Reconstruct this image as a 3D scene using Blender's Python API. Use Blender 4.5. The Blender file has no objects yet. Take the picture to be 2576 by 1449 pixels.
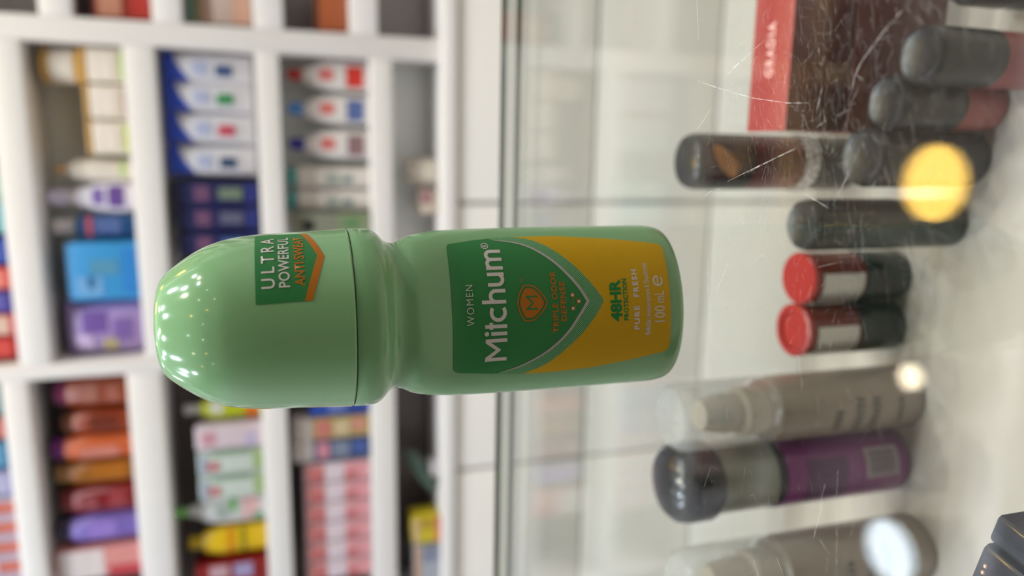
import bpy, bmesh, math, random
from mathutils import Vector, Matrix
random.seed(7)
sc = bpy.context.scene
COL = sc.collection

# ------------------------------------------------------------------ camera
# world: z = 0 is the glass counter top, x runs along counter and wall shelving,
# y runs from the photographer to the shelving. The phone was held upright, so the
# recorded frame lies on its side (picture left = world up).
cam_d = bpy.data.cameras.new('camera')
cam = bpy.data.objects.new('camera', cam_d)
COL.objects.link(cam)
CAM_RIGHT = Vector((0.9827, 0.1813, -0.0383))
CAM_DOWN = Vector((0.0175, -0.2965, -0.9549))
CAM_FWD = Vector((-0.1844, 0.9377, -0.2945)).normalized()
CAM_DOWN = (CAM_DOWN - CAM_DOWN.dot(CAM_FWD) * CAM_FWD).normalized()
CAM_RIGHT = CAM_DOWN.cross(CAM_FWD)
m = Matrix.Identity(4)
for i in range(3):
    m[i][0] = CAM_DOWN[i]
    m[i][1] = CAM_RIGHT[i]
    m[i][2] = -CAM_FWD[i]
m[2][3] = 0.100
cam.matrix_world = m
cam_d.sensor_width = 36.0
cam_d.lens = 36.0 * 1872.0 / 2576.0
cam_d.clip_start = 0.005
cam_d.dof.use_dof = True
cam_d.dof.focus_distance = 0.171
cam_d.dof.aperture_fstop = 8.4
sc.camera = cam

# ------------------------------------------------------------------ world + exposure
w = bpy.data.worlds.new('shop_air')
sc.world = w
w.use_nodes = True
w.node_tree.nodes['Background'].inputs[0].default_value = (0.9, 0.93, 1, 1)
w.node_tree.nodes['Background'].inputs[1].default_value = 0.25
sc.view_settings.view_transform = 'Standard'
sc.view_settings.look = 'None'
sc.view_settings.gamma = 1.0
sc.view_settings.use_curve_mapping = False
sc.view_settings.exposure = 0.45
try:
    sc.cycles.use_denoising = True
    sc.cycles.use_adaptive_sampling = True
    sc.cycles.adaptive_threshold = 0.1
    sc.cycles.max_bounces = 8
    sc.cycles.diffuse_bounces = 4
    sc.cycles.glossy_bounces = 4
    sc.cycles.transparent_max_bounces = 16
    sc.cycles.sample_clamp_indirect = 6.0
    sc.cycles.caustics_reflective = False
    sc.cycles.caustics_refractive = False
except Exception:
    pass

LAMP = 11.0         # radiance of a downlight diffuser
BRIGHT = 325.0     # radiance of a ceiling downlight above the counter

# ------------------------------------------------------------------ helpers
def lin(c):
    return tuple((v / 12.92) if v <= 0.04045 else ((v + 0.055) / 1.055) ** 2.4 for v in c)

def rgb(r, g, b):
    return lin((r / 255, g / 255, b / 255))

MATS = {}
def mat(name, col, rough=0.45, spec=0.5, noise=0.05, scale=40.0, bump=0.0, metal=0.0, coat=0.0, sss=0.0):
    if name in MATS:
        return MATS[name]
    mt = bpy.data.materials.new(name)
    mt.use_nodes = True
    nt = mt.node_tree
    p = nt.nodes['Principled BSDF']
    p.inputs['Roughness'].default_value = rough
    p.inputs['Metallic'].default_value = metal
    p.inputs['Specular IOR Level'].default_value = spec
    p.inputs['Coat Weight'].default_value = coat
    tc = nt.nodes.new('ShaderNodeTexCoord')
    nz = nt.nodes.new('ShaderNodeTexNoise')
    nz.inputs['Scale'].default_value = scale
    nz.inputs['Detail'].default_value = 3
    nt.links.new(tc.outputs['Object'], nz.inputs['Vector'])
    mx = nt.nodes.new('ShaderNodeMix')
    mx.data_type = 'RGBA'
    mx.inputs[6].default_value = (*[min(1, v * (1 + noise)) for v in col], 1)
    mx.inputs[7].default_value = (*[v * (1 - noise) for v in col], 1)
    nt.links.new(nz.outputs[0], mx.inputs[0])
    nt.links.new(mx.outputs[2], p.inputs['Base Color'])
    if bump > 0:
        bp = nt.nodes.new('ShaderNodeBump')
        bp.inputs['Strength'].default_value = bump
        bp.inputs['Distance'].default_value = 0.0005
        nt.links.new(nz.outputs[0], bp.inputs['Height'])
        nt.links.new(bp.outputs[0], p.inputs['Normal'])
    if sss > 0:
        p.inputs['Subsurface Weight'].default_value = sss
        p.inputs['Subsurface Radius'].default_value = (0.003, 0.004, 0.002)
        p.inputs['Subsurface Scale'].default_value = 1.0
    MATS[name] = mt
    return mt

def cmat(c, rough=0.4, **k):
    """material from an sRGB colour"""
    return mat('print_%d_%d_%d_%d' % (*c, int(rough * 100)), rgb(*c), rough, **k)

def glassy(name, tint, r0=0.04, rough=0.0, haze=0.0, hazecol=(0.8, 0.8, 0.8)):
    """clear sheet: straight-through transmission plus a Schlick mirror reflection"""
    if name in MATS:
        return MATS[name]
    mt = bpy.data.materials.new(name)
    mt.use_nodes = True
    nt = mt.node_tree
    nt.nodes.remove(nt.nodes['Principled BSDF'])
    out = nt.nodes['Material Output']
    lw = nt.nodes.new('ShaderNodeLayerWeight')
    lw.inputs['Blend'].default_value = 0.5
    pw = nt.nodes.new('ShaderNodeMath'); pw.operation = 'POWER'
    pw.inputs[1].default_value = 5.0
    ma = nt.nodes.new('ShaderNodeMath'); ma.operation = 'MULTIPLY_ADD'
    ma.inputs[1].default_value = 1 - r0
    ma.inputs[2].default_value = r0
    nt.links.new(lw.outputs['Facing'], pw.inputs[0])
    nt.links.new(pw.outputs[0], ma.inputs[0])
    tr = nt.nodes.new('ShaderNodeBsdfTransparent')
    tr.inputs[0].default_value = (*tint, 1)
    last = tr.outputs[0]
    if haze > 0:
        df = nt.nodes.new('ShaderNodeBsdfDiffuse')
        df.inputs[0].default_value = (*hazecol, 1)
        nz = nt.nodes.new('ShaderNodeTexNoise')
        nz.inputs['Scale'].default_value = 25
        tc = nt.nodes.new('ShaderNodeTexCoord')
        nt.links.new(tc.outputs['Object'], nz.inputs['Vector'])
        mu = nt.nodes.new('ShaderNodeMath'); mu.operation = 'MULTIPLY'
        mu.inputs[1].default_value = haze * 2
        nt.links.new(nz.outputs[0], mu.inputs[0])
        m1 = nt.nodes.new('ShaderNodeMixShader')
        nt.links.new(mu.outputs[0], m1.inputs[0])
        nt.links.new(last, m1.inputs[1])
        nt.links.new(df.outputs[0], m1.inputs[2])
        last = m1.outputs[0]
    gl = nt.nodes.new('ShaderNodeBsdfGlossy')
    gl.inputs['Roughness'].default_value = rough
    mx = nt.nodes.new('ShaderNodeMixShader')
    nt.links.new(ma.outputs[0], mx.inputs[0])
    nt.links.new(last, mx.inputs[1])
    nt.links.new(gl.outputs[0], mx.inputs[2])
    nt.links.new(mx.outputs[0], out.inputs[0])
    MATS[name] = mt
    return mt

def emit(name, col, strength):
    mt = bpy.data.materials.new(name)
    mt.use_nodes = True
    nt = mt.node_tree
    nt.nodes.remove(nt.nodes['Principled BSDF'])
    e = nt.nodes.new('ShaderNodeEmission')
    e.inputs[0].default_value = (*col, 1)
    e.inputs[1].default_value = strength
    nt.links.new(e.outputs[0], nt.nodes['Material Output'].inputs[0])
    return mt

def thing(name, label, cat, loc=(0, 0, 0), rz=0.0, group=None):
    o = bpy.data.objects.new(name, None)
    o.empty_display_size = 0.02
    COL.objects.link(o)
    o.location = loc
    o.rotation_euler = (0, 0, rz)
    o['label'] = label
    o['category'] = cat
    if group:
        o['group'] = group
    return o

def obj(name, bm, mt, parent=None, smooth=False, kind=None, label=None):
    me = bpy.data.meshes.new(name)
    bmesh.ops.recalc_face_normals(bm, faces=bm.faces)
    bm.to_mesh(me)
    bm.free()
    if smooth:
        for p in me.polygons:
            p.use_smooth = True
        try:
            me.set_sharp_from_angle(angle=math.radians(38))
        except Exception:
            pass
    for q in (mt if isinstance(mt, (list, tuple)) else [mt]):
        me.materials.append(q)
    o = bpy.data.objects.new(name, me)
    COL.objects.link(o)
    if parent:
        o.parent = parent
    if kind:
        o['kind'] = kind
    if label:
        o['label'] = label
    return o

def bm_box(x0, x1, y0, y1, z0, z1, bev=0.0, seg=2, bm=None):
    own = bm is None
    b = bmesh.new()
    vs = [b.verts.new((x, y, z)) for x in (x0, x1) for y in (y0, y1) for z in (z0, z1)]
    for f in ((0, 1, 3, 2), (4, 6, 7, 5), (0, 4, 5, 1), (2, 3, 7, 6), (0, 2, 6, 4), (1, 5, 7, 3)):
        b.faces.new([vs[i] for i in f])
    if bev > 0:
        bmesh.ops.bevel(b, geom=list(b.edges), offset=bev, segments=seg, affect='EDGES', profile=0.5)
    if own:
        return b
    me = bpy.data.meshes.new('t')
    b.to_mesh(me); b.free()
    bm.from_mesh(me)
    bpy.data.meshes.remove(me)
    return bm

def box(name, x0, x1, y0, y1, z0, z1, mt, parent=None, bev=0.0, seg=2, **k):
    return obj(name, bm_box(x0, x1, y0, y1, z0, z1, bev, seg), mt, parent, smooth=bev > 0, **k)

def struct(name, x0, x1, y0, y1, z0, z1, mt):
    return box(name, x0, x1, y0, y1, z0, z1, mt, kind='structure')

def bm_lathe(prof, seg=40, ky=1.0, a0=None, a1=None, kyf=None, cx=0.0, cy=0.0):
    """surface of revolution round z; prof = [(r, z)...]; ky scales depth"""
    b = bmesh.new()
    full = a0 is None
    n = seg if full else seg + 1
    rings = []
    for r, z in prof:
        k = kyf(z) if kyf else ky
        if r < 1e-6 and full:
            rings.append([b.verts.new((cx, cy, z))])
            continue
        ring = []
        for i in range(n):
            a = 2 * math.pi * i / seg if full else a0 + (a1 - a0) * i / seg
            ring.append(b.verts.new((cx + r * math.cos(a), cy + k * r * math.sin(a), z)))
        rings.append(ring)
    for A, B in zip(rings, rings[1:]):
        for i in range(seg):
            j = (i + 1) % n if full else i + 1
            if len(A) == 1 and len(B) == 1:
                continue
            if len(A) == 1:
                b.faces.new((A[0], B[j], B[i]))
            elif len(B) == 1:
                b.faces.new((A[i], A[j], B[0]))
            else:
                b.faces.new((A[i], A[j], B[j], B[i]))
    return b

def lathe(name, prof, mt, parent=None, **k):
    kind = k.pop('kind', None); lab = k.pop('label', None)
    return obj(name, bm_lathe(prof, **k), mt, parent, smooth=True, kind=kind, label=lab)

FRONT = -math.pi / 2

def wrap_label(name, prof, mt, parent, da=1.0, ky=1.0, off=0.0006, seg=16, rot=0.0):
    """a label that hugs the front of a turned bottle"""
    p = [(r + off, z) for r, z in prof]
    return obj(name, bm_lathe(p, seg=seg, ky=ky, a0=FRONT + rot - da, a1=FRONT + rot + da), mt, parent, smooth=True)

def spline(pts, n=6):
    """Catmull-Rom through 2-D points"""
    P = [pts[0]] + list(pts) + [pts[-1]]
    out = []
    for i in range(1, len(P) - 2):
        p0, p1, p2, p3 = P[i - 1], P[i], P[i + 1], P[i + 2]
        for k in range(n):
            t = k / n
            out.append(tuple(0.5 * (2 * p1[c] + (p2[c] - p0[c]) * t + (2 * p0[c] - 5 * p1[c] + 4 * p2[c] - p3[c]) * t * t
                                    + (3 * p1[c] - p0[c] - 3 * p2[c] + p3[c]) * t ** 3) for c in range(2)))
    out.append(tuple(pts[-1]))
    return out

# ------------------------------------------------------------------ common materials
M_WHITE = mat('white_laminate', rgb(236, 232, 230), 0.35, noise=0.02, scale=8)
M_EDGE = mat('white_shelf_edging', rgb(238, 235, 233), 0.3, noise=0.02, scale=8)
M_BACK = [mat('pale_grey_back_panel', rgb(240, 243, 240), 0.25, noise=0.04, scale=5), mat('dark_back_panel', rgb(92, 82, 82), 0.3, noise=0.04, scale=5), mat('mid_grey_back_panel', rgb(150, 142, 142), 0.3, noise=0.04, scale=5)]
M_DRAWER = mat('cream_drawer_front', rgb(240, 236, 230), 0.4, noise=0.02, scale=6)
M_WALL = mat('shop_wall_paint', rgb(216, 214, 212), 0.8, noise=0.03, scale=3)
M_CEIL = mat('ceiling_paint', rgb(232, 230, 226), 0.85, noise=0.02, scale=3)
M_FLOOR = mat('beige_floor_tile', rgb(196, 190, 182), 0.3, noise=0.08, scale=2.5)
M_BOARD = mat('cream_shelf_board', rgb(178, 168, 156), 0.45, noise=0.07, scale=14)
M_GLASS = glassy('counter_glass', (0.982, 0.994, 0.984), haze=0.003, hazecol=(0.82, 0.82, 0.78))
M_PANE = glassy('front_pane_glass', (0.98, 0.995, 0.984))
M_CHROME = mat('polished_metal', rgb(200, 200, 205), 0.15, metal=1.0, noise=0.02)
M_BLACK = mat('black_gloss_plastic', rgb(22, 23, 27), 0.16, noise=0.1)
M_BLACKM = mat('black_satin_plastic', rgb(28, 28, 31), 0.33, noise=0.1)

# ------------------------------------------------------------------ the room
ZF, ZC = -0.95, 1.75
struct('floor', -2.6, 2.6, -2.6, 1.62, ZF - 0.05, ZF, M_FLOOR)
struct('ceiling', -2.6, 2.6, -2.6, 1.62, ZC, ZC + 0.05, M_CEIL)
struct('wall_back', -2.6, 2.6, 1.52, 1.62, ZF, ZC, M_WALL)
struct('wall_left', -2.7, -2.6, -2.6, 1.62, ZF, ZC, M_WALL)
struct('wall_right', 2.6, 2.7, -2.6, 1.62, ZF, ZC, M_WALL)
struct('wall_front', -2.6, 2.6, -2.7, -2.6, ZF, ZC, mat('dark_unseen_wall', rgb(124, 112, 104), 0.6, noise=0.1, scale=3))  # unseen wall, tone darkened to cut light on the bottle front

# ------------------------------------------------------------------ wall shelving
SF, SB = 1.26, 1.37        # front and back of the shelf boards
sh = thing('wall_shelving', 'white wall shelving with thick boards and uprights over cream drawer fronts', 'shelving', (0, SF, ZF))
def shp(name, x0, x1, y0, y1, z0, z1, mt, bev=0.002):
    return box(name, x0, x1, y0 - SF, y1 - SF, z0 - ZF, z1 - ZF, mt, sh, bev)
UP = [(-1.36, -1.336), (-0.862, -0.838), (-0.362, -0.338), (0.140, 0.175), (0.653, 0.688), (1.166, 1.20)]
for x0, x1 in UP:
    shp('upright', x0, x1, SF, SB, -0.165, 1.06, M_WHITE)
BOARDS = {
    0: [(0.444, 0.486), (0.270, 0.312), (0.092, 0.128), (-0.084, -0.049), (0.63, 0.668), (0.82, 0.856)],
    1: [(0.479, 0.514), (0.292, 0.342), (0.101, 0.142), (-0.083, -0.041), (0.65, 0.688), (0.84, 0.876)],
    2: [(0.374, 0.416), (0.228, 0.269), (0.083, 0.127), (-0.062, -0.018), (0.54, 0.58), (0.72, 0.76), (0.88, 0.92)]}
BAYS = [(UP[0][1], UP[1][0], 0), (UP[1][1], UP[2][0], 1), (UP[2][1], UP[3][0], 0), (UP[3][1], UP[4][0], 2), (UP[4][1], UP[5][0], 0)]
for x0, x1, k in BAYS:
    for z0, z1 in BOARDS[k]:
        shp('shelf_board', x0, x1, SF, SB - 0.002, z0, z1, M_EDGE)
    shp('back_panel', x0, x1, SB - 0.002, SB + 0.012, -0.165, 1.06, M_BACK[k], 0)
shp('ledge', -1.36, 1.20, SF - 0.02, SB + 0.012, -0.188, -0.165, M_EDGE)
shp('plinth_box', -1.36, 1.20, SF + 0.008, SB + 0.012, -0.95, -0.188, M_WHITE, 0)
DX = [-1.36, -1.075, -0.583, -0.094, 0.40, 0.80, 1.20]
for x0, x1 in zip(DX, DX[1:]):
    for z0, z1 in ((-0.93, -0.69), (-0.685, -0.445), (-0.44, -0.192)):
        d_ = shp('drawer_front', x0 + 0.003, x1 - 0.003, SF - 0.012, SF + 0.008, z0, z1, M_DRAWER, 0.003)
shp('canopy', -1.36, 1.20, 0.96, SB + 0.012, 1.06, 1.16, M_WHITE, 0.004)

# ------------------------------------------------------------------ downlights
WARM, COOL, SOFT = (1.0, 0.60, 0.12), (0.78, 0.90, 1.0), (1.0, 0.86, 0.62)
E_MAT = {'warm': emit('warm_lamp_glow', WARM, LAMP * 1.4), 'cool': emit('cool_lamp_glow', COOL, LAMP), 'soft': emit('soft_white_lamp_glow', SOFT, LAMP * 1.6),
         'day': emit('neutral_ceiling_lamp_glow', (0.84, 0.93, 1.0), BRIGHT), 'amber': emit('amber_ceiling_lamp_glow', (1.0, 0.90, 0.68), BRIGHT), 'blue': emit('cool_ceiling_lamp_glow', (0.76, 0.85, 1.0), BRIGHT)}
M_RING = mat('white_lamp_ring', rgb(240, 240, 238), 0.4, noise=0.02)
def downlight(x, y, z, r, tone, label, group):
    t = thing('downlight', label, 'ceiling light', (x, y, z), 0, group)
    lathe('trim_ring', [(r, -0.001), (r, -0.006), (r + 0.004, -0.009), (r + 0.014, -0.007), (r + 0.016, 0.0)], M_RING, t, seg=48)
    lathe('diffuser', [(0.0, -0.004), (r * 0.5, -0.004), (r, -0.003)], E_MAT[tone], t, seg=48)
for x, r, tone, lab in ((-1.165, 0.060, 'cool', 'cool white canopy downlight at the far end of the row'),
                        (-0.795, 0.062, 'cool', 'large cool white canopy downlight over the purple deodorant'),
                        (-0.425, 0.026, 'soft', 'small soft white canopy spot between the two large downlights'),
                        (-0.050, 0.070, 'warm', 'large yellow canopy downlight mirrored beside the green bottle'),
                        (0.345, 0.050, 'warm', 'yellow canopy downlight over the red carton'),
                        (0.695, 0.055, 'warm', 'yellow canopy downlight beyond the red carton')):
    downlight(x, 1.10, 1.06, r, tone, lab, None)
for j, y in enumerate((0.82, 0.52, 0.22, -0.45, -1.10)):
    for i, x in enumerate((-1.7, -1.05, -0.4, 0.25, 0.9, 1.55)):
        over = y > 0
        tone = (('amber' if (i + j) % 3 == 0 else 'day') if x > -0.8 else 'blue') if over else (('warm', 'soft', 'cool')[(i + 2 * j) % 3])
        downlight(x + (0.16 if j % 2 else 0.0), y, ZC, 0.036, tone, 'bright round ceiling downlight in a row above the counter' if over else 'small round ceiling downlight over the shop floor',
                  'ceiling downlights above the counter' if over else 'ceiling downlights over the shop floor')

# ------------------------------------------------------------------ display counter
CX0, CX1, CY0, CY1 = -1.15, 1.05, -0.20, 0.342
ZS = -0.170
ct = thing('display_counter', 'glass topped display counter with a cream inner shelf and clear front pane', 'counter', (0, 0, ZF))
def ctp(name, x0, x1, y0, y1, z0, z1, mt, bev=0.0):
    return box(name, x0, x1, y0, y1, z0 - ZF, z1 - ZF, mt, ct, bev)
T = 0.010
def plane(bm, pts, mi):
    f = bm.faces.new([bm.verts.new(p) for p in pts]); f.material_index = mi
def glass_top():
    b = bmesh.new()
    z0, z1 = -T - ZF, -ZF
    plane(b, [(CX0, CY0, z1), (CX1, CY0, z1), (CX1, CY1, z1), (CX0, CY1, z1)], 0)
    plane(b, [(CX0, CY0, z0), (CX0, CY1, z0), (CX1, CY1, z0), (CX1, CY0, z0)], 0)
    # polished edge: dark green arris, pale band painted as the edge highlight, dark green arris
    for za, zb, mi in ((z1, z1 - 0.0028, 1), (z1 - 0.0028, z0 + 0.0026, 2), (z0 + 0.0026, z0, 1)):
        plane(b, [(CX0, CY1, za), (CX1, CY1, za), (CX1, CY1, zb), (CX0, CY1, zb)], mi)
        plane(b, [(CX0, CY0, za), (CX0, CY0, zb), (CX1, CY0, zb), (CX1, CY0, za)], mi)
        plane(b, [(CX0, CY0, za), (CX0, CY1, za), (CX0, CY1, zb), (CX0, CY0, zb)], mi)
        plane(b, [(CX1, CY0, za), (CX1, CY0, zb), (CX1, CY1, zb), (CX1, CY1, za)], mi)
    return b
M_ARRIS = mat('dark_green_glass_edge', rgb(122, 142, 130), 0.2, noise=0.1, scale=60)
M_EDGE_SHINE = bpy.data.materials.new('pale_glass_edge_highlight')  # pale colour stands for the highlight along the glass edge
M_EDGE_SHINE.use_nodes = True
_nt = M_EDGE_SHINE.node_tree
_nt.nodes.remove(_nt.nodes['Principled BSDF'])
_d = _nt.nodes.new('ShaderNodeBsdfDiffuse'); _d.inputs[0].default_value = (0.86, 0.90, 0.87, 1)
_t = _nt.nodes.new('ShaderNodeBsdfTranslucent'); _t.inputs[0].default_value = (0.93, 0.97, 0.94, 1)
_m = _nt.nodes.new('ShaderNodeMixShader'); _m.inputs[0].default_value = 0.6
_nt.links.new(_d.outputs[0], _m.inputs[1]); _nt.links.new(_t.outputs[0], _m.inputs[2])
_nt.links.new(_m.outputs[0], _nt.nodes['Material Output'].inputs[0])
gt = glass_top()
gto = obj('glass_top', gt, [M_GLASS, M_ARRIS, M_EDGE_SHINE], ct)
ctp('front_pane', CX0, CX1, CY1 - 0.010, CY1 - 0.002, ZS - 0.012, -T - 0.0005, M_PANE)
ctp('inner_shelf', CX0, CX1, CY0 + 0.01, CY1 - 0.011, ZS - 0.014, ZS, M_BOARD, 0.001)
ctp('base_cabinet', CX0, CX1, CY0, CY1 - 0.001, ZF, ZS - 0.0145, M_WHITE, 0.002)

# scratches worn into the glass top
def scratches():
    SCR = [[(25.0, 103.2), (20.7, 108.7), (16.2, 113.2), (13.8, 114.4), (10.5, 114.9)], [(-4.4, 144.6), (-1.3, 136.0), (1.2, 128.6)], [(8.3, 123.6), (10.3, 123.2), (12.3, 122.8)], [(5.0, 123.6), (6.2, 120.8)], [(14.7, 158.4), (11.7, 144.4), (10.1, 132.8), (9.8, 126.6)], [(23.4, 152.2), (25.1, 145.3)], [(17.7, 155.3), (20.5, 149.1), (24.8, 139.4)], [(14.0, 113.9), (13.0, 112.3)], [(7.0, 118.1), (8.0, 114.9)], [(18.9, 145.8), (20.5, 144.5)], [(5.0, 109.5), (3.0, 110.6)], [(24.5, 100.5), (22.8, 98.1)], [(23.8, 104.0), (20.6, 99.9)], [(-6.7, 152.2), (-2.8, 140.7), (0.9, 129.0)], [(-10.2, 117.8), (-9.1, 121.0), (-7.8, 125.3)], [(-9.3, 116.8), (-4.4, 114.0), (1.0, 111.5)], [(-11.4, 162.7), (-9.6, 159.7), (-8.5, 154.9)], [(-5.6, 107.5), (-4.3, 106.7)], [(5.2, 167.6), (7.8, 163.7)], [(-34.0, 154.2), (-29.4, 151.7), (-25.3, 149.8)], [(-36.4, 150.8), (-34.5, 148.1)], [(-24.5, 140.3), (-21.9, 137.3), (-23.3, 134.3)], [(-24.9, 158.8), (-33.2, 157.4), (-41.6, 155.5)], [(-13.6, 99.1), (-16.3, 97.7), (-19.3, 96.2)], [(-13.7, 108.6), (-18.8, 107.9)], [(-21.7, 119.2), (-19.7, 112.9)], [(-5.8, 139.3), (-2.9, 138.2)], [(1.4, 161.3), (4.7, 161.1)], [(-8.2, 162.7), (-3.4, 162.3)], [(-14.5, 146.9), (-15.8, 144.6)], [(-19.4, 150.3), (-21.0, 147.5)], [(36.7, 171.0), (31.7, 170.0), (26.5, 168.7)], [(5.4, 166.8), (8.1, 163.9), (10.4, 161.0)], [(17.2, 168.2), (15.2, 160.2), (12.3, 147.6)], [(7.0, 153.7), (6.1, 152.3)], [(2.1, 171.3), (3.7, 169.1)], [(17.6, 155.0), (19.2, 152.4), (20.6, 149.0)], [(37.1, 188.4), (34.6, 187.8)], [(-40.4, 122.8), (-46.3, 120.5)], [(-59.4, 162.7), (-55.4, 157.4)], [(-45.2, 129.8), (-45.6, 127.9)], [(-68.3, 112.3), (-63.5, 111.5)], [(-80.0, 106.1), (-65.8, 107.8)], [(-59.2, 108.5), (-64.7, 108.2)], [(-83.9, 177.9), (-80.7, 171.8)], [(-83.5, 153.2), (-76.2, 150.4)], [(-75.8, 113.1), (-72.7, 112.6), (-68.1, 111.8)], [(-75.4, 111.3), (-76.9, 108.3)], [(-91.0, 131.1), (-93.9, 129.3)], [(-86.0, 123.6), (-88.7, 121.1)], [(-62.6, 102.6), (-70.3, 103.6)], [(-39.1, 95.1), (-34.9, 92.7)]]
    rnd = random.Random(11)
    lines = [([(x / 1000, y / 1000) for x, y in q], rnd.uniform(0.00004, 0.00008)) for q in SCR]
    for _ in range(2200):
        x, y = rnd.uniform(-0.12, 0.08), rnd.uniform(0.07, 0.19)
        if rnd.random() < 0.55:
            x, y = rnd.gauss(0.012, 0.02), rnd.gauss(0.122, 0.018)
        a = rnd.gauss(0.25, 0.28) if rnd.random() < 0.75 else rnd.uniform(0, 3.1)
        L = rnd.uniform(0.0006, 0.004)
        lines.append(([(x, y), (x + L * math.cos(a), y + L * math.sin(a))], rnd.uniform(0.000015, 0.000034)))
    b = bmesh.new()
    z = 0.00003 - ZF
    for pts, wd in lines:
        prev = None
        for i, (x, y) in enumerate(pts):
            if abs((x + 0.0406) * 0.974 + (y - 0.1783) * 0.227) < 0.022 and abs(-(x + 0.0406) * 0.227 + (y - 0.1783) * 0.974) < 0.0135:
                prev = None
                break
            x2, y2 = pts[min(i + 1, len(pts) - 1)]
            x1, y1 = pts[max(i - 1, 0)]
            dx, dy = x2 - x1, y2 - y1
            l = math.hypot(dx, dy) or 1
            e = wd * (0.35 if i in (0, len(pts) - 1) else 1.0)
            a_ = b.verts.new((x - dy / l * e, y + dx / l * e, z))
            c_ = b.verts.new((x + dy / l * e, y - dx / l * e, z))
            if prev:
                b.faces.new((prev[0], prev[1], c_, a_))
            prev = (a_, c_)
    return b
def scratch_mat():
    mt = bpy.data.materials.new('scratch_marks')
    mt.use_nodes = True
    nt = mt.node_tree
    nt.nodes.remove(nt.nodes['Principled BSDF'])
    d1 = nt.nodes.new('ShaderNodeBsdfDiffuse'); d1.inputs[0].default_value = (0.75, 0.73, 0.70, 1)
    tr = nt.nodes.new('ShaderNodeBsdfTransparent')
    nz = nt.nodes.new('ShaderNodeTexNoise'); nz.inputs['Scale'].default_value = 600
    rp = nt.nodes.new('ShaderNodeMapRange')
    rp.inputs['From Min'].default_value = 0.35; rp.inputs['From Max'].default_value = 0.65
    rp.inputs['To Min'].default_value = 0.15; rp.inputs['To Max'].default_value = 0.75
    mx = nt.nodes.new('ShaderNodeMixShader')
    tc = nt.nodes.new('ShaderNodeTexCoord')
    nt.links.new(tc.outputs['Object'], nz.inputs['Vector'])
    nt.links.new(nz.outputs[0], rp.inputs[0])
    nt.links.new(rp.outputs[0], mx.inputs[0])
    nt.links.new(tr.outputs[0], mx.inputs[1])
    nt.links.new(d1.outputs[0], mx.inputs[2])
    nt.links.new(mx.outputs[0], nt.nodes['Material Output'].inputs[0])
    return mt
so = obj('scratches', scratches(), scratch_mat(), gto, kind='stuff', label='fine pale scratches worn into the glass')

# ------------------------------------------------------------------ the roll-on bottle
BOT = thing('roll_on_deodorant', 'pale green roll-on deodorant bottle with domed cap standing on the glass counter', 'deodorant',
            (-0.0406, 0.1783, 0.0), math.radians(13.125))
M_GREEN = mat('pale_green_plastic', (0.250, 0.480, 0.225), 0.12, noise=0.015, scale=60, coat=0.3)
M_GREEN_SHADED = mat('pale_green_body_shaded', (0.200, 0.400, 0.185), 0.16, noise=0.015, scale=60)  # same plastic as the cap, darkened for the shade below it
KB = 0.0125 / 0.0211
BODY = [(0.0, 0.0004), (0.0150, 0.0), (0.0172, 0.0002), (0.0190, 0.0010), (0.0202, 0.0024), (0.0208, 0.0045), (0.0211, 0.008), (0.0211, 0.018), (0.0211, 0.030), (0.0210, 0.045),
        (0.0209, 0.053), (0.0207, 0.060), (0.0202, 0.0660), (0.0193, 0.0703), (0.0184, 0.0722), (0.0178, 0.0737), (0.0177, 0.0752), (0.0184, 0.0766),
        (0.0197, 0.0778), (0.0206, 0.0789), (0.0211, 0.0802), (0.0213, 0.0820), (0.0213, 0.0846), (0.0211, 0.0849), (0.0206, 0.0850), (0.0206, 0.0860), (0.0, 0.0860)]
def ky_body(z):
    if z <= 0.058: return KB
    if z >= 0.080: return 0.985
    t = (z - 0.058) / 0.022
    t = t * t * (3 - 2 * t)
    return KB + (0.985 - KB) * t
def fine(P, n=4):
    out = []
    for (r0, z0), (r1, z1) in zip(P, P[1:]):
        for k in range(n):
            out.append((r0 + (r1 - r0) * k / n, z0 + (z1 - z0) * k / n))
    return out + [P[-1]]
def smooth_prof(P, n=5):
    return spline(P, n)
bprof = [BODY[0]] + smooth_prof(BODY[1:22], 4) + BODY[22:]
lathe('body', bprof, M_GREEN_SHADED, BOT, seg=128, kyf=ky_body)
CAPP = [(0.0207, 0.08525), (0.0211, 0.08525), (0.0213, 0.0855), (0.0212, 0.0868), (0.0209, 0.092), (0.0206, 0.098), (0.0202, 0.105), (0.0194, 0.1110),
        (0.0182, 0.1150), (0.0168, 0.1180), (0.0148, 0.1211), (0.0123, 0.1243), (0.0105, 0.1258), (0.0082, 0.1266), (0.0045, 0.1270), (0.0, 0.1271)]
cprof = CAPP[:4] + smooth_prof(CAPP[4:], 5)
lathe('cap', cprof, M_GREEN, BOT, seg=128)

TH = [i * math.pi / 1200 - math.pi / 2 for i in range(1201)]
ARC = [0.0]
for a, b2 in zip(TH, TH[1:]):
    mm = 0.5 * (a + b2)
    ARC.append(ARC[-1] + math.sqrt(math.cos(mm) ** 2 + (KB * math.sin(mm)) ** 2) * (b2 - a))
ARC0 = ARC[600]
ARC = [a - ARC0 for a in ARC]
def interp(x, X, Y):
    if x <= X[0]: return Y[0]
    if x >= X[-1]: return Y[-1]
    lo, hi = 0, len(X) - 1
    while hi - lo > 1:
        md = (lo + hi) // 2
        if X[md] <= x: lo = md
        else: hi = md
    return Y[lo] + (Y[hi] - Y[lo]) * (x - X[lo]) / (X[hi] - X[lo])
BZ = [p[1] for p in BODY[1:16]]; BR = [p[0] for p in BODY[1:16]]
CZ = [p[1] for p in CAPP[3:]]; CR = [p[0] for p in CAPP[3:]]
bz2 = [p[1] for p in bprof[1:60]]; br2 = [p[0] for p in bprof[1:60]]
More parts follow.
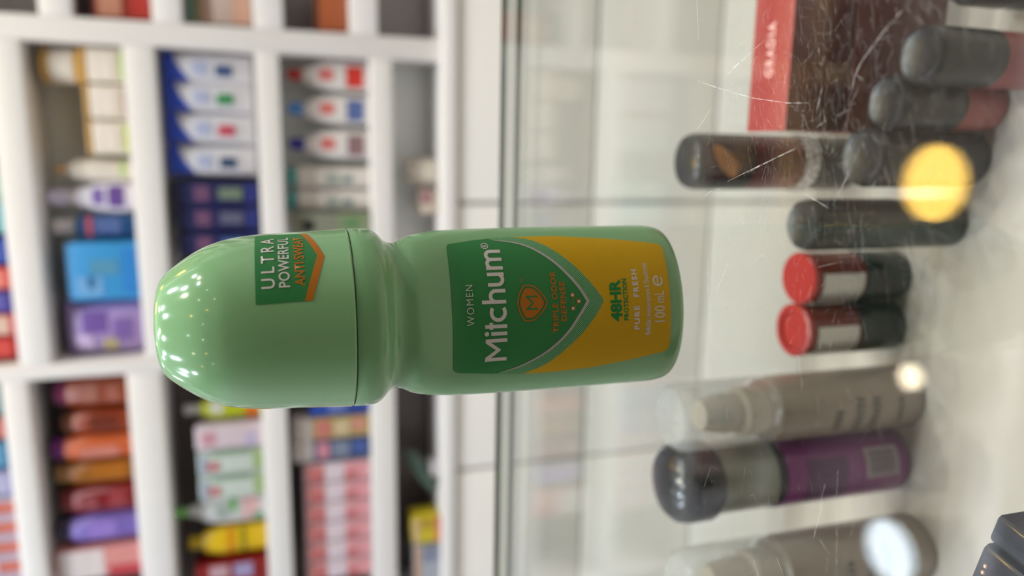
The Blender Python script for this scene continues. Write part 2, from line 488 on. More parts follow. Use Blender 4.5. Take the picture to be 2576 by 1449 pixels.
cz2 = [p[1] for p in cprof[4:]]; cr2 = [p[0] for p in cprof[4:]]
def surf_body(s, z, off):
    w_ = interp(z, bz2, br2)
    t = interp(s / w_, ARC, TH)
    k = ky_body(z)
    x, y = w_ * math.sin(t), -k * w_ * math.cos(t)
    nx, ny = math.sin(t) * k, -math.cos(t)
    l = math.hypot(nx, ny)
    return (x + nx / l * off, y + ny / l * off, z)
def surf_cap(s, z, off):
    w_ = interp(z, cz2, cr2) + off
    t = s / 0.0205
    return (w_ * math.sin(t), -w_ * math.cos(t), z)

def decal(name, bm, surf, off, mt, parent, step=0.9, label=None):
    """lay a flat print (millimetres: s across, z up) on the bottle skin"""
    xs = [v.co.x for v in bm.verts]; ys = [v.co.y for v in bm.verts]
    x = math.floor(min(xs) / step) * step + step
    while x < max(xs):
        bmesh.ops.bisect_plane(bm, geom=bm.verts[:] + bm.edges[:] + bm.faces[:], dist=1e-5, plane_co=(x, 0, 0), plane_no=(1, 0, 0))
        x += step
    y = math.floor(min(ys) / 1.5) * 1.5 + 1.5
    while y < max(ys):
        bmesh.ops.bisect_plane(bm, geom=bm.verts[:] + bm.edges[:] + bm.faces[:], dist=1e-5, plane_co=(0, y, 0), plane_no=(0, 1, 0))
        y += 1.5
    uv = bm.loops.layers.uv.new('label_mm')
    for f in bm.faces:
        for lp in f.loops:
            lp[uv].uv = (lp.vert.co.x, lp.vert.co.y)
    for v in bm.verts:
        v.co = surf(v.co.x / 1000, v.co.y / 1000, off)
    me = bpy.data.meshes.new(name)
    bm.to_mesh(me); bm.free()
    for p in me.polygons: p.use_smooth = True
    me.materials.append(mt)
    o = bpy.data.objects.new(name, me)
    COL.objects.link(o)
    o.parent = parent
    if label: o['label'] = label
    return o

def poly(bm, pts):
    f = bm.faces.new([bm.verts.new((x, y, 0)) for x, y in pts])
    bmesh.ops.triangulate(bm, faces=[f])
    return bm
def bm_poly(pts):
    return poly(bmesh.new(), pts)
def stroke(bm, pts, th, closed=False, taper=None):
    """flat ribbon along 2-D points"""
    n_ = len(pts)
    L, Rr = [], []
    for i, (x, y) in enumerate(pts):
        if closed:
            x1, y1 = pts[i - 1]; x2, y2 = pts[(i + 1) % n_]
        else:
            x1, y1 = pts[max(i - 1, 0)]; x2, y2 = pts[min(i + 1, n_ - 1)]
        d1 = Vector((x - x1, y - y1)); d2 = Vector((x2 - x, y2 - y))
        if d1.length < 1e-9: d1 = d2
        if d2.length < 1e-9: d2 = d1
        d1.normalize(); d2.normalize()
        t = (d1 + d2)
        if t.length < 1e-6: t = d1
        t.normalize()
        nn = Vector((-t.y, t.x))
        c = max(0.45, nn.dot(Vector((-d1.y, d1.x))))
        h = th / 2 / c * (taper(i / (n_ - 1)) if taper else 1)
        L.append(bm.verts.new((x + nn.x * h, y + nn.y * h, 0)))
        Rr.append(bm.verts.new((x - nn.x * h, y - nn.y * h, 0)))
    rng = range(n_) if closed else range(n_ - 1)
    for i in rng:
        j = (i + 1) % n_
        bm.faces.new((L[i], Rr[i], Rr[j], L[j]))
    return bm
def arc(cx, cy, r, a0, a1, n=16):
    return [(cx + r * math.cos(math.radians(a0 + (a1 - a0) * i / n)), cy + r * math.sin(math.radians(a0 + (a1 - a0) * i / n))) for i in range(n + 1)]
def disc(bm, cx, cy, r, n=16):
    bm.faces.new([bm.verts.new((cx + r * math.cos(2 * math.pi * i / n), cy + r * math.sin(2 * math.pi * i / n), 0)) for i in range(n)])
    return bm
def text_bm(s, x0, x1, zb, ht, bold=0.0, spacing=1.0, ref='H'):
    """block of lettering fitted between x0 and x1 (mm), cap height ht, baseline zb"""
    def build(body):
        cu = bpy.data.curves.new('txt', 'FONT')
        cu.body = body
        cu.size = 1.0
        cu.offset = bold
        cu.space_character = spacing
        cu.resolution_u = 3
        o = bpy.data.objects.new('txt', cu)
        COL.objects.link(o)
        dg = bpy.context.evaluated_depsgraph_get()
        dg.update()
        me = bpy.data.meshes.new_from_object(o.evaluated_get(dg))
        bpy.data.objects.remove(o)
        bpy.data.curves.remove(cu)
        return me
    me0 = build(ref)
    capb = min(v.co.y for v in me0.vertices); caph = max(v.co.y for v in me0.vertices)
    me = build(s)
    b = bmesh.new(); b.from_mesh(me)
    xa = min(v.co.x for v in b.verts); xb = max(v.co.x for v in b.verts)
    for v in b.verts:
        v.co = ((v.co.x - xa) / (xb - xa) * (x1 - x0) + x0, zb + (v.co.y - capb) / (caph - capb) * ht, 0)
    bpy.data.meshes.remove(me0); bpy.data.meshes.remove(me)
    return b

def print_mat(name, c, rough=0.42):
    return mat(name, rgb(*c), rough, spec=0.22, noise=0.03, scale=300)
P_GREEN = print_mat('label_green', (52, 126, 68))
P_YEL = print_mat('label_yellow', (206, 160, 6))
P_SILVER = print_mat('label_silver', (186, 176, 174), 0.4)
P_TEXT = print_mat('label_white_ink', (218, 208, 204))
P_ORANGE = print_mat('label_copper_ink', (182, 108, 26))
P_GREEN2 = print_mat('label_deep_green_ink', (22, 124, 60))

def dot_mat():
    mt = bpy.data.materials.new('label_dot_screen')
    mt.use_nodes = True
    nt = mt.node_tree
    p = nt.nodes['Principled BSDF']
    p.inputs['Roughness'].default_value = 0.32
    uv = nt.nodes.new('ShaderNodeUVMap'); uv.uv_map = 'label_mm'
    mp = nt.nodes.new('ShaderNodeMapping')
    mp.inputs['Rotation'].default_value = (0, 0, math.radians(45))
    mp.inputs['Scale'].default_value = (2.55, 2.55, 1)
    vo = nt.nodes.new('ShaderNodeTexVoronoi'); vo.voronoi_dimensions = '2D'
    vo.inputs['Randomness'].default_value = 0.0
    vo.inputs['Scale'].default_value = 1.0
    lt = nt.nodes.new('ShaderNodeMath'); lt.operation = 'LESS_THAN'; lt.inputs[1].default_value = 0.21
    mx = nt.nodes.new('ShaderNodeMix'); mx.data_type = 'RGBA'
    mx.inputs[6].default_value = (*rgb(40, 132, 66), 1)
    mx.inputs[7].default_value = (*rgb(214, 226, 200), 1)
    nt.links.new(uv.outputs[0], mp.inputs[0])
    nt.links.new(mp.outputs[0], vo.inputs['Vector'])
    nt.links.new(vo.outputs['Distance'], lt.inputs[0])
    nt.links.new(lt.outputs[0], mx.inputs[0])
    nt.links.new(mx.outputs[2], p.inputs['Base Color'])
    return mt

LABEL = [(17.2, 61.6), (18.2, 56.0), (18.73, 51.62), (19.13, 45.25), (19.2, 34.3), (17.9, 20.63), (16.45, 10.1), (15.8, 6.2), (15.3, 5.3), (14.36, 4.95), (8.07, 5.1), (2.3, 5.2), (-4.33, 5.22), (-11.2, 5.1),
         (-12.5, 5.5), (-13.15, 6.6), (-14.83, 16.0), (-16.33, 26.44), (-16.85, 36.74), (-16.78, 45.16), (-15.99, 53.41), (-15.2, 60.6), (-14.9, 61.6), (-14.17, 62.23), (-10.76, 62.38), (1.0, 62.5), (12.0, 62.3), (16.2, 62.2)]
lb = decal('label', bm_poly(LABEL), surf_body, 0.00010, P_GREEN, BOT, label='green and yellow printed label')
YELh = [(19.13, 45.25), (18.3, 41.42), (16.66, 38.09), (13.98, 34.61), (10.99, 31.45), (7.65, 28.56), (4.26, 25.88), (1.1, 23.73)]
YELg = [(1.1, 23.73), (-2.02, 25.64), (-5.88, 28.79), (-9.43, 32.43), (-12.59, 36.27), (-14.85, 39.73), (-16.78, 44.6)]
yc = spline(YELh, 6)[:-1] + spline(YELg, 6)
LL = LABEL[4:19]
decal('yellow_panel', bm_poly(yc + LL[::-1]), surf_body, 0.00014, P_YEL, lb)
SILh = [(18.13, 50.28), (17.31, 45.68), (15.95, 41.97), (13.34, 38.14), (10.4, 34.96), (7.11, 32.07), (3.92, 29.71), (0.97, 28.05)]
SILg = [(0.97, 28.05), (-1.96, 30.12), (-6.11, 33.23), (-9.49, 36.83), (-12.1, 40.68), (-14.4, 45.44), (-15.93, 50.51)]
scv = spline(SILh, 6)[:-1] + spline(SILg, 6)
decal('dotted_band', bm_poly([(18.73, 51.62)] + yc + [(-16.1, 52.1)] + scv[::-1]), surf_body, 0.00014, dot_mat(), lb)
decal('silver_line', stroke(bmesh.new(), scv, 0.62, taper=lambda t: 0.15 + 0.95 * math.sin(math.pi * t) ** 0.6), surf_body, 0.00018, P_SILVER, lb)

def logo():
    b = bmesh.new()
    S = 5.33; x0 = -12.65; z0 = 49.1; th = 0.165
    def T_(pts, dx): return [(x0 + (dx + x) * S * 1.035, z0 + y * S) for x, y in pts]
    def st(pts, dx): stroke(b, T_(pts, dx), th * S)
    # M
    st([(0.10, 0), (0.10, 0.93)], 0)
    poly(b, T_([(-0.02, 1.0), (0.20, 1.0), (0.53, 0.52), (0.86, 1.0), (1.04, 1.0), (0.56, 0.30), (0.50, 0.30)], 0))
    st([(0.955, 0), (0.955, 0.93)], 0)
    # i
    st([(0.085, 0), (0.085, 0.74)], 1.17)
    disc(b, x0 + (1.17 + 0.085) * S * 1.035, z0 + 0.945 * S, 0.105 * S, 20)
    # t
    st([(0.13, 0.0), (0.13, 1.02)], 1.44)
    st([(0.0, 0.735), (0.30, 0.735)], 1.44)
    # c
    st(arc(0.36, 0.395, 0.315, 52, 308, 28), 1.80)
    # h
    st([(0.085, 0), (0.085, 1.12)], 2.54)
    st(arc(0.325, 0.475, 0.235, 180, 0, 20) + [(0.56, 0.0)], 2.54)
    # u
    st([(0.085, 0.78)] + arc(0.315, 0.315, 0.232, 180, 360, 20), 3.29)
    st([(0.547, 0.78), (0.547, 0.0)], 3.29)
    # m
    st([(0.085, 0), (0.085, 0.78)], 4.04)
    st(arc(0.29, 0.50, 0.205, 180, 0, 18) + [(0.495, 0.0)], 4.04)
    st(arc(0.70, 0.50, 0.205, 180, 0, 18) + [(0.905, 0.0)], 4.04)
    return b
decal('lettering', logo(), surf_body, 0.00018, P_TEXT, lb, label='white brand lettering')
def put(s, x0, x1, zb, ht, mt, bold=0.0, spacing=1.0, surf=surf_body, parent=None):
    return decal('lettering', text_bm(s, x0, x1, zb, ht, bold, spacing), surf, 0.00020, mt, parent or lb)
put('WOMEN', -3.55, 6.10, 57.1, 1.72, P_TEXT, -0.006, 1.25)
rb = text_bm('R', 15.95, 16.7, 52.25, 0.95, 0.01)
stroke(rb, arc(16.3, 52.72, 0.82, 0, 352, 24), 0.2, closed=True)
decal('lettering', rb, surf_body, 0.00020, P_TEXT, lb)
put('TM', 6.25, 7.40, 44.3, 0.62, P_ORANGE)
put('TRIPLE ODOR', -6.3, 8.75, 36.0, 1.5, P_ORANGE, 0.03, 1.15)
put('DEFENSE', -3.55, 6.05, 33.85, 1.5, P_ORANGE, 0.03, 1.15)
put('48HR', -4.4, 6.15, 18.95, 3.1, P_GREEN2, 0.045)
put('PROTECTION', -4.25, 6.25, 17.15, 1.3, P_GREEN2, 0.04, 1.1)
put('PURE  FRESH', -6.7, 8.55, 14.1, 1.5, P_TEXT, 0.035, 1.3)
put('Roll-On', -8.2, -4.55, 11.05, 1.4, P_TEXT, 0.03)
put('| Antiperspirant & Deodorant', -4.1, 10.2, 11.0, 1.4, P_TEXT, 0.0)
put('100', -5.1, -1.0, 7.08, 2.75, P_TEXT, -0.004)
put('mL', -0.15, 2.75, 7.05, 2.75, P_TEXT, -0.004)
eb = bmesh.new()
stroke(eb, arc(5.4, 8.42, 1.2, 0, 318, 30), 0.42)
stroke(eb, [(4.25, 8.46), (6.6, 8.46)], 0.3)
decal('lettering', eb, surf_body, 0.00020, P_TEXT, lb)
# shield emblem
SH = [(1.2, 46.3), (3.4, 45.75), (5.35, 44.5), (5.5, 43.2), (5.2, 41.95), (3.85, 40.35), (2.35, 39.3), (1.2, 38.8), (0.0, 39.3), (-1.45, 40.5), (-2.85, 42.2), (-3.1, 43.5), (-2.9, 44.7), (-0.9, 45.8)]
b = stroke(bmesh.new(), SH, 0.32, closed=True)
poly(b, [(1.2 + (x - 1.2) * 0.84, 42.9 + (z - 42.9) * 0.82) for x, z in SH])
em = decal('emblem', b, surf_body, 0.00018, P_ORANGE, lb, label='copper shield emblem')
b = bmesh.new()
stroke(b, [(-0.25, 41.15), (-0.25, 44.0)], 0.42)
stroke(b, [(2.75, 41.15), (2.75, 44.0)], 0.42)
stroke(b, [(-0.42, 44.1), (1.25, 42.45), (2.92, 44.1)], 0.42)
decal('lettering', b, surf_body, 0.00022, P_GREEN, lb)
b = bmesh.new(); w2 = bmesh.new()
MOL = [(2.67, 32.05), (-0.6, 32.1), (1.07, 30.5)]
for x, z in MOL:
    stroke(b, arc(x, z, 0.43, 0, 345, 16), 0.26, closed=True)
    disc(w2, x, z, 0.33, 14)
for i in range(3):
    (xa, za), (xb, zb) = MOL[i], MOL[(i + 1) % 3]
    f = lambda t: (xa + (xb - xa) * t, za + (zb - za) * t)
    stroke(b, [f(0.26), f(0.74)], 0.13)
decal('molecule_mark', b, surf_body, 0.00018, P_ORANGE, lb)
decal('molecule_dots', w2, surf_body, 0.00020, P_TEXT, lb)
# sticker on the cap
CP = [(25.3, 105.5), (24.9, 95.9), (14.5, 92.5), (3.69, 95.6), (3.41, 105.4)]
cl = decal('cap_sticker', bm_poly(CP), surf_cap, 0.00010, P_GREEN, BOT, label='green sticker with a copper chevron on the cap')
decal('chevron', bm_poly([(24.9, 95.9), (24.6, 94.4), (14.2, 90.95), (3.75, 93.96), (3.69, 95.6), (14.5, 92.5)]), surf_cap, 0.00012, P_ORANGE, cl)
put('ULTRA', 6.75, 22.1, 101.5, 2.7, P_TEXT, 0.012, 1.5, surf_cap, cl)
put('POWERFUL', 6.85, 22.2, 98.45, 2.25, P_TEXT, 0.012, 1.05, surf_cap, cl)
put('ANTI\u00b7SWEAT', 7.0, 21.9, 95.35, 2.1, P_ORANGE, 0.02, 1.0, surf_cap, cl)

# ------------------------------------------------------------------ things standing on the inner shelf
def at_shelf(name, label, cat, x, y, rz=0.0, group=None):
    return thing(name, label, cat, (x, y, ZS), rz, group)
M_REDT = cmat((156, 34, 33), 0.28)
M_MAROON = cmat((112, 26, 30), 0.22)
M_SILV = mat('brushed_silver', rgb(190, 188, 184), 0.3, metal=0.6, noise=0.06)
for x, y, h, r, rim, lab in ((-0.0543, 0.2721, 0.0520, 0.0115, 0.0, 'red topped maroon lipstick with a flat top beside the black lipsticks'),
                             (-0.0779, 0.2723, 0.0525, 0.0119, 1.0, 'red topped maroon lipstick with a rimmed top beside the clear pump bottle')):
    t = at_shelf('lipstick', lab, 'lipstick', x, y)
    lathe('base', [(0, 0.0), (r * 0.96, 0.0), (r, 0.0008), (r, h * 0.46), (r * 0.97, h * 0.47), (0, h * 0.47)], M_BLACK, t)
    lathe('tube', [(0, h * 0.472), (r * 0.97, h * 0.472), (r * 0.97, h - 0.0035), (0, h - 0.0035)], M_MAROON, t)
    if rim:
        lathe('top_disc', [(0, h - 0.0034), (r, h - 0.0034), (r, h - 0.0006), (r * 0.93, h), (r * 0.72, h), (r * 0.68, h - 0.0014), (0, h - 0.0014)], M_REDT, t)
    else:
        lathe('top_disc', [(0, h - 0.0034), (r, h - 0.0034), (r, h - 0.0006), (r * 0.94, h), (0, h)], M_REDT, t)
    wrap_label('silver_label', [(r * 0.97, h * 0.50), (r * 0.97, h - 0.0045)], M_SILV, t, 0.72, rot=-0.42)
M_ROSE = cmat((160, 82, 80), 0.35)
M_ROSE2 = cmat((140, 62, 66), 0.35)
def black_lip(x, y, h, r, lab, bot, frac):
    t = at_shelf('lipstick', lab, 'lipstick', x, y)
    lathe('base', [(0, 0), (r * 0.9, 0), (r * 0.98, 0.001), (r * 0.98, h * frac), (0, h * frac)], bot, t)
    lathe('cap', [(0, h * frac + 0.0002), (r, h * frac + 0.0002), (r, h - 0.003), (r * 0.93, h - 0.0008), (r * 0.82, h), (r * 0.74, h - 0.0006), (0, h - 0.0009)], M_BLACKM, t)
black_lip(0.0350, 0.2190, 0.0520, 0.0104, 'black capped lipstick with a deep rose base in front of the red carton', M_ROSE2, 0.42)
black_lip(0.0195, 0.2345, 0.0500, 0.0102, 'black capped lipstick with a dusty pink base in front of the red carton', M_ROSE, 0.40)
black_lip(-0.0010, 0.2400, 0.0540, 0.0116, 'all black lipstick under the yellow lamp reflection', M_BLACK, 0.45)
black_lip(-0.0277, 0.2456, 0.0740, 0.0103, 'tall all black lipstick beside the red topped lipsticks', M_BLACK, 0.42)
black_lip(0.0640, 0.2240, 0.0300, 0.0100, 'short black lipstick at the corner of the red carton', M_BLACK, 0.40)
# tall nail polish with gold emblem and crystal ring
t = at_shelf('nail_polish', 'tall black and maroon cosmetic bottle with gold emblem and crystal ring', 'nail polish', -0.0045, 0.3115)
lathe('base', [(0, 0), (0.0124, 0), (0.0130, 0.001), (0.0130, 0.0228), (0, 0.0228)], M_BLACK, t)
cr = lathe('ring', [(0.0, 0.0230), (0.0122, 0.0230), (0.0122, 0.0316), (0, 0.0316)], M_CHROME, t)
for k in range(22):
    for zz in (0.0252, 0.0294):
        a = 2 * math.pi * (k + (0.5 if zz > 0.027 else 0)) / 22
        b = bmesh.new()
        bmesh.ops.create_icosphere(b, subdivisions=1, radius=0.0019, matrix=Matrix.Translation((0.0123 * math.cos(a), 0.0123 * math.sin(a), zz)))
        obj('crystal', b, M_CHROME, cr)
lathe('tube', [(0, 0.0318), (0.0128, 0.0318), (0.0130, 0.0326), (0.0130, 0.0590), (0, 0.0590)], M_MAROON, t)
lathe('cap', [(0, 0.0592), (0.0131, 0.0592), (0.0131, 0.0830), (0.0127, 0.0858), (0.0116, 0.0880), (0.0095, 0.0890), (0, 0.0893)], M_BLACK, t)
b = bmesh.new()
prev = None
for i in range(13):
    a = FRONT - 0.55 + 1.15 * i / 12
    z = 0.0700 + 0.0095 * i / 12
    hw = 0.0048 * math.sin(math.pi * (i + 0.8) / 13.6) + 0.0004
    q = (b.verts.new((0.01325 * math.cos(a), 0.01325 * math.sin(a), z + hw)), b.verts.new((0.01325 * math.cos(a), 0.01325 * math.sin(a), z - hw)))
    if prev: b.faces.new((prev[0], prev[1], q[1], q[0]))
    prev = q
obj('gold_emblem', b, mat('gold_foil', rgb(214, 150, 78), 0.45, metal=0.0), t, smooth=True)
# red carton
t = at_shelf('carton', 'dark maroon carton with coral red lid face and pale lettering', 'box', 0.0585, 0.2590)
M_CORAL = cmat((160, 58, 53), 0.4); M_WINE = cmat((98, 34, 38), 0.3)
hx = 0.0497
box('body', -hx, hx, 0.0, 0.0255, 0.0, 0.0452, M_WINE, t, 0.0006)
box('lower_sleeve', -hx + 0.0004, hx - 0.0004, 0.0006, 0.0249, 0.0458, 0.0742, M_WINE, t, 0.0005)
tp = box('lid', -hx, hx, 0.0, 0.0257, 0.0744, 0.0752, M_CORAL, t, 0.0003)
b = text_bm('GRADIA', -0.5, 0.5, 0, 1, 0.02, 1.3)
for v in b.verts:
    v.co = (-0.0170 + v.co.x * 0.0215, 0.0106 + v.co.y * 0.0050, 0.07535)
obj('lettering', b, cmat((246, 190, 182), 0.5), tp)
# clear pump bottles
M_CLEAR = glassy('clear_cap_plastic', (0.93, 0.93, 0.92), r0=0.05, rough=0.03, haze=0.30, hazecol=(0.72, 0.71, 0.69))
M_FROST = mat('frosted_beige_bottle', rgb(152, 138, 124), 0.25, noise=0.1, scale=60)
M_CREAMP = mat('cream_pump_plastic', rgb(196, 182, 162), 0.35, noise=0.03)
M_INK = cmat((84, 78, 74), 0.5)
for x, y, r, h, rz, lab in ((-0.1085, 0.2594, 0.0142, 0.1190, 0.0, 'clear capped beige pump bottle with dark print between the lipsticks and the purple deodorant'),
                            (-0.1760, 0.2440, 0.0150, 0.1190, 0.4, 'clear capped beige pump bottle on the far side of the purple deodorant')):
    t = at_shelf('pump_bottle', lab, 'bottle', x, y, rz)
    bd = lathe('body', [(0, 0), (r * 0.94, 0), (r, 0.0012), (r, 0.0700), (r * 0.96, 0.0738), (r * 0.72, 0.0760), (0, 0.0762)], M_FROST, t)
    lathe('collar', [(0, 0.0764), (r * 0.72, 0.0764), (r * 0.72, 0.0870), (r * 0.62, 0.0885), (0, 0.0885)], M_CREAMP, t)
    lathe('pump_head', [(0, 0.0887), (r * 0.55, 0.0887), (r * 0.60, 0.0940), (r * 0.52, 0.1010), (r * 0.44, 0.1055), (0, 0.1060)], M_CREAMP, t)
    lathe('overcap', [(r * 1.0, 0.0764), (r * 1.02, 0.0768), (r * 1.02, h - 0.006), (r * 0.96, h - 0.002), (r * 0.82, h), (0, h + 0.0003)], M_CLEAR, t)
    for z0_, hh, a0_, n_ in ((0.044, 0.0042, -0.55, 4), (0.033, 0.0046, -0.75, 7), (0.0245, 0.0046, -0.75, 7), (0.012, 0.0030, -0.5, 5)):
        for k in range(n_):
            aa = FRONT + a0_ + 1.25 * k / 7
            b = bmesh.new()
            R0 = r + 0.0002
            q = [b.verts.new((R0 * math.cos(aa + da), R0 * math.sin(aa + da), z0_ + dz)) for da, dz in ((0, 0), (0.11, 0), (0.11, hh * (0.7 + 0.3 * ((k * 7) % 3) / 2)), (0, hh))]
            b.faces.new(q)
            obj('print_mark', b, M_INK, bd)
# purple deodorant
t = at_shelf('spray_deodorant', 'purple spray deodorant with black domed cap and barcode label', 'deodorant', -0.1401, 0.2640)
M_PURP = cmat((128, 38, 118), 0.28)
r = 0.0158
bd = lathe('body', [(0, 0), (r * 0.9, 0), (r * 0.97, 0.0012), (r, 0.004), (r, 0.0660), (0, 0.0660)], M_PURP, t)
lathe('grip_ring', [(0, 0.0662), (r * 0.98, 0.0662), (r * 0.98, 0.0695), (0, 0.0695)], M_BLACKM, t)
lathe('collar', [(0, 0.0697), (r * 0.96, 0.0697), (r * 0.96, 0.0965), (0, 0.0967)], mat('smoked_clear_plastic', rgb(140, 140, 128), 0.2, noise=0.1, scale=40), t)
lathe('cap', [(0, 0.0969), (r * 1.02, 0.0969), (r * 1.10, 0.0995), (r * 1.10, 0.1085), (r * 1.04, 0.1130), (r * 0.85, 0.1160), (r * 0.4, 0.1174), (0, 0.1177)], M_BLACK, t)
wrap_label('dark_print', [(r, 0.0350), (r, 0.0560)], cmat((88, 34, 88), 0.3), t, 0.62, off=0.0002)
bl = wrap_label('barcode_label', [(r, 0.0075), (r, 0.0255)], cmat((168, 152, 164), 0.5), t, 0.42, off=0.0003, rot=0.35)
rr = r + 0.0005
for k in range(13):
    a = FRONT + 0.35 - 0.34 + 0.68 * (k + 0.2) / 13
    wd = (0.014, 0.026, 0.018, 0.034)[k % 4]
    b = bmesh.new()
    b.faces.new([b.verts.new((rr * math.cos(aa), rr * math.sin(aa), z)) for aa, z in ((a, 0.0098), (a + wd, 0.0098), (a + wd, 0.0235), (a, 0.0235))])
    obj('bar', b, cmat((70, 58, 70), 0.5), bl)
# black perfume cartons near the photographer
M_NAVYB = mat('black_lacquered_card', rgb(36, 38, 48), 0.14, noise=0.08)
RZB = math.radians(-12.4)
t = at_shelf('perfume_box', 'black lacquered perfume box with three small beads imitating lamp reflections', 'box', -0.0917, 0.1241, RZB)
box('body', -0.030, -0.0003, -0.046, 0.0, 0.0, 0.0925, M_NAVYB, t, 0.0010)
box('lid', -0.0302, -0.0001, -0.0462, 0.0002, 0.0928, 0.1100, M_NAVYB, t, 0.0016)
M_GLINT = mat('rosy_lamp_glint', rgb(220, 170, 140), 0.25, metal=0.8)  # rosy beads stand in for downlight reflections on the lid
for k in range(3):
    b = bmesh.new()
    bmesh.ops.create_uvsphere(b, u_segments=12, v_segments=8, radius=0.0007, matrix=Matrix.Translation((-0.0053 - 0.0019 * k, -0.0026, 0.1099)))
    obj('lamp_glint', b, M_GLINT, t, smooth=True)
t = at_shelf('compact_case', 'slim black compact case upright against the black perfume box', 'compact', -0.0917, 0.1241, RZB)
box('body', 0.0004, 0.0082, -0.046, 0.0002, 0.0, 0.1090, M_NAVYB, t, 0.0012)
box('clasp', 0.0025, 0.0061, -0.0475, -0.0460, 0.0900, 0.0980, M_CHROME, t, 0.0004)

# ------------------------------------------------------------------ goods on the wall shelving
YF = 1.28
def pack(name, label, cat, cx, z0, w_, h, col, panels=(), d=0.05, group=None, bev=None, yf=YF, rough=0.38, lid=None):
    """carton or wrapped pack; panels = (part, u0, u1, v0, v1, colour) on the front face"""
    t = thing(name, label, cat, (cx, yf + d / 2, z0), 0, group)
    bv = bev if bev is not None else min(0.003, w_ * 0.08)
    hh = h if not lid else h * (1 - lid[0])
    box('body', -w_ / 2, w_ / 2, -d / 2, d / 2, 0, hh, cmat(col, rough), t, bv)
    if lid:
        box('lid', -w_ / 2 - 0.0008, w_ / 2 + 0.0008, -d / 2 - 0.0008, d / 2 + 0.0008, hh + 0.0002, h, cmat(lid[1], 0.3), t, bv)
    for ip, (nm, u0, u1, v0, v1, c) in enumerate(panels):
        box(nm, -w_ / 2 + u0 * w_, -w_ / 2 + u1 * w_, -d / 2 - 0.0009 - 0.0004 * ip, -d / 2 + 0.0004, v0 * h, v1 * h, cmat(c, rough), t, 0.0003, 1)
    return t
def pouch(name, label, cat, cx, z0, w_, h, col, panels=(), d=0.05, group=None, yf=YF, tilt=0.0, seal=None):
    """soft bag: pillow that thins to crimped seals"""
    t = thing(name, label, cat, (cx, yf + d / 2, z0), 0, group)
    t.rotation_euler = (0, tilt, 0)
    def half(u, v):
        e = (1 - abs(2 * u - 1) ** 3.0) * (1 - abs(2 * v - 1) ** 3.5)
        return 0.0015 + (d / 2 - 0.0015) * max(0, e) ** 0.55
    def outline(u, v):
        k = 1 - 0.06 * (1 - abs(2 * v - 1) ** 4) + 0.03
        return (u - 0.5) * w_ * min(1, k)
    N, Mv = 12, 14
    b = bmesh.new()
    F = [[b.verts.new((outline(i / N, j / Mv), -half(i / N, j / Mv), h * j / Mv)) for i in range(N + 1)] for j in range(Mv + 1)]
    G = [[b.verts.new((outline(i / N, j / Mv), half(i / N, j / Mv), h * j / Mv)) for i in range(N + 1)] for j in range(Mv + 1)]
    for j in range(Mv):
        for i in range(N):
            b.faces.new((F[j][i], F[j][i + 1], F[j + 1][i + 1], F[j + 1][i]))
            b.faces.new((G[j][i + 1], G[j][i], G[j + 1][i], G[j + 1][i + 1]))
        b.faces.new((F[j][0], F[j + 1][0], G[j + 1][0], G[j][0]))
        b.faces.new((F[j][N], G[j][N], G[j + 1][N], F[j + 1][N]))
    for i in range(N):
        b.faces.new((F[0][i], G[0][i], G[0][i + 1], F[0][i + 1]))
        b.faces.new((F[Mv][i], F[Mv][i + 1], G[Mv][i + 1], G[Mv][i]))
    obj('body', b, cmat(col, 0.3), t, smooth=True)
    for ip, (nm, u0, u1, v0, v1, c, *sl) in enumerate(panels):
        b = bmesh.new()
        n1, n2 = 8, 6
        g = []
        for j in range(n2 + 1):
            row = []
            for i in range(n1 + 1):
                u = u0 + (u1 - u0) * i / n1
                va = v0 - (sl[0] * (1 - i / n1) ** 1.6 if sl else 0.0)
                v = va + (v1 - va) * j / n2
                row.append(b.verts.new((outline(u, v), -half(u, v) - 0.0009 - 0.0003 * ip, h * v)))
            g.append(row)
        for j in range(n2):
            for i in range(n1):
                b.faces.new((g[j][i], g[j][i + 1], g[j + 1][i + 1], g[j + 1][i]))
        obj(nm, b, cmat(c, 0.32), t, smooth=True)
    return t
def turned(name, label, cat, cx, z0, parts, labels=(), ky=0.7, dmax=0.05, group=None, yf=YF):
    """turned bottle; parts = (part, [(r, z)...], colour); labels = (part, prof, colour, half angle, rot)"""
    t = thing(name, label, cat, (cx, yf + dmax / 2, z0), 0, group)
    for nm, pr, c in parts:
        lathe(nm, pr, cmat(c, 0.28), t, seg=28, ky=ky)
    for nm, pr, c, da, rot in labels:
        wrap_label(nm, pr, cmat(c, 0.35), t, da, ky, rot=rot)
    return t
def cyl(r, z0, z1, e=0.0012):
    return [(0, z0), (r - e, z0), (r, z0 + e), (r, z1 - e), (r - e, z1), (0, z1)]

# --- middle bay, first row in view (board top 0.312)
z = 0.312
G1 = 'cream gift boxes with gold lids'
CR, GO = (224, 214, 200), (204, 160, 84)
t = turned('gift_tin', 'round cream tin with gold rims sitting on a gold lidded box', 'tin', 0.109, z + 0.061,
           [('base', cyl(0.026, 0, 0.010), GO), ('body', cyl(0.0252, 0.0102, 0.043), CR), ('lid', [(0, 0.0432), (0.026, 0.0432), (0.026, 0.050), (0.022, 0.055), (0, 0.056)], GO)], ky=0.8, dmax=0.046)
for cx, lab, spot in ((0.111, 'cream box with gold lid under the round tin', (168, 186, 120)), (0.058, 'cream box with gold lid and grey edge, second from the round tin', (176, 160, 150)), (0.005, 'cream box with gold lid and lime stripe beside the cream bottle', (176, 190, 92))):
    pack('gift_box', lab, 'box', cx, z, 0.0495, 0.0608, CR, [('green_stripe', 0.08, 0.92, 0.03, 0.16, spot), ('print_panel', 0.14, 0.86, 0.3, 0.76, (232, 222, 214))], lid=(0.12, GO), group=G1)
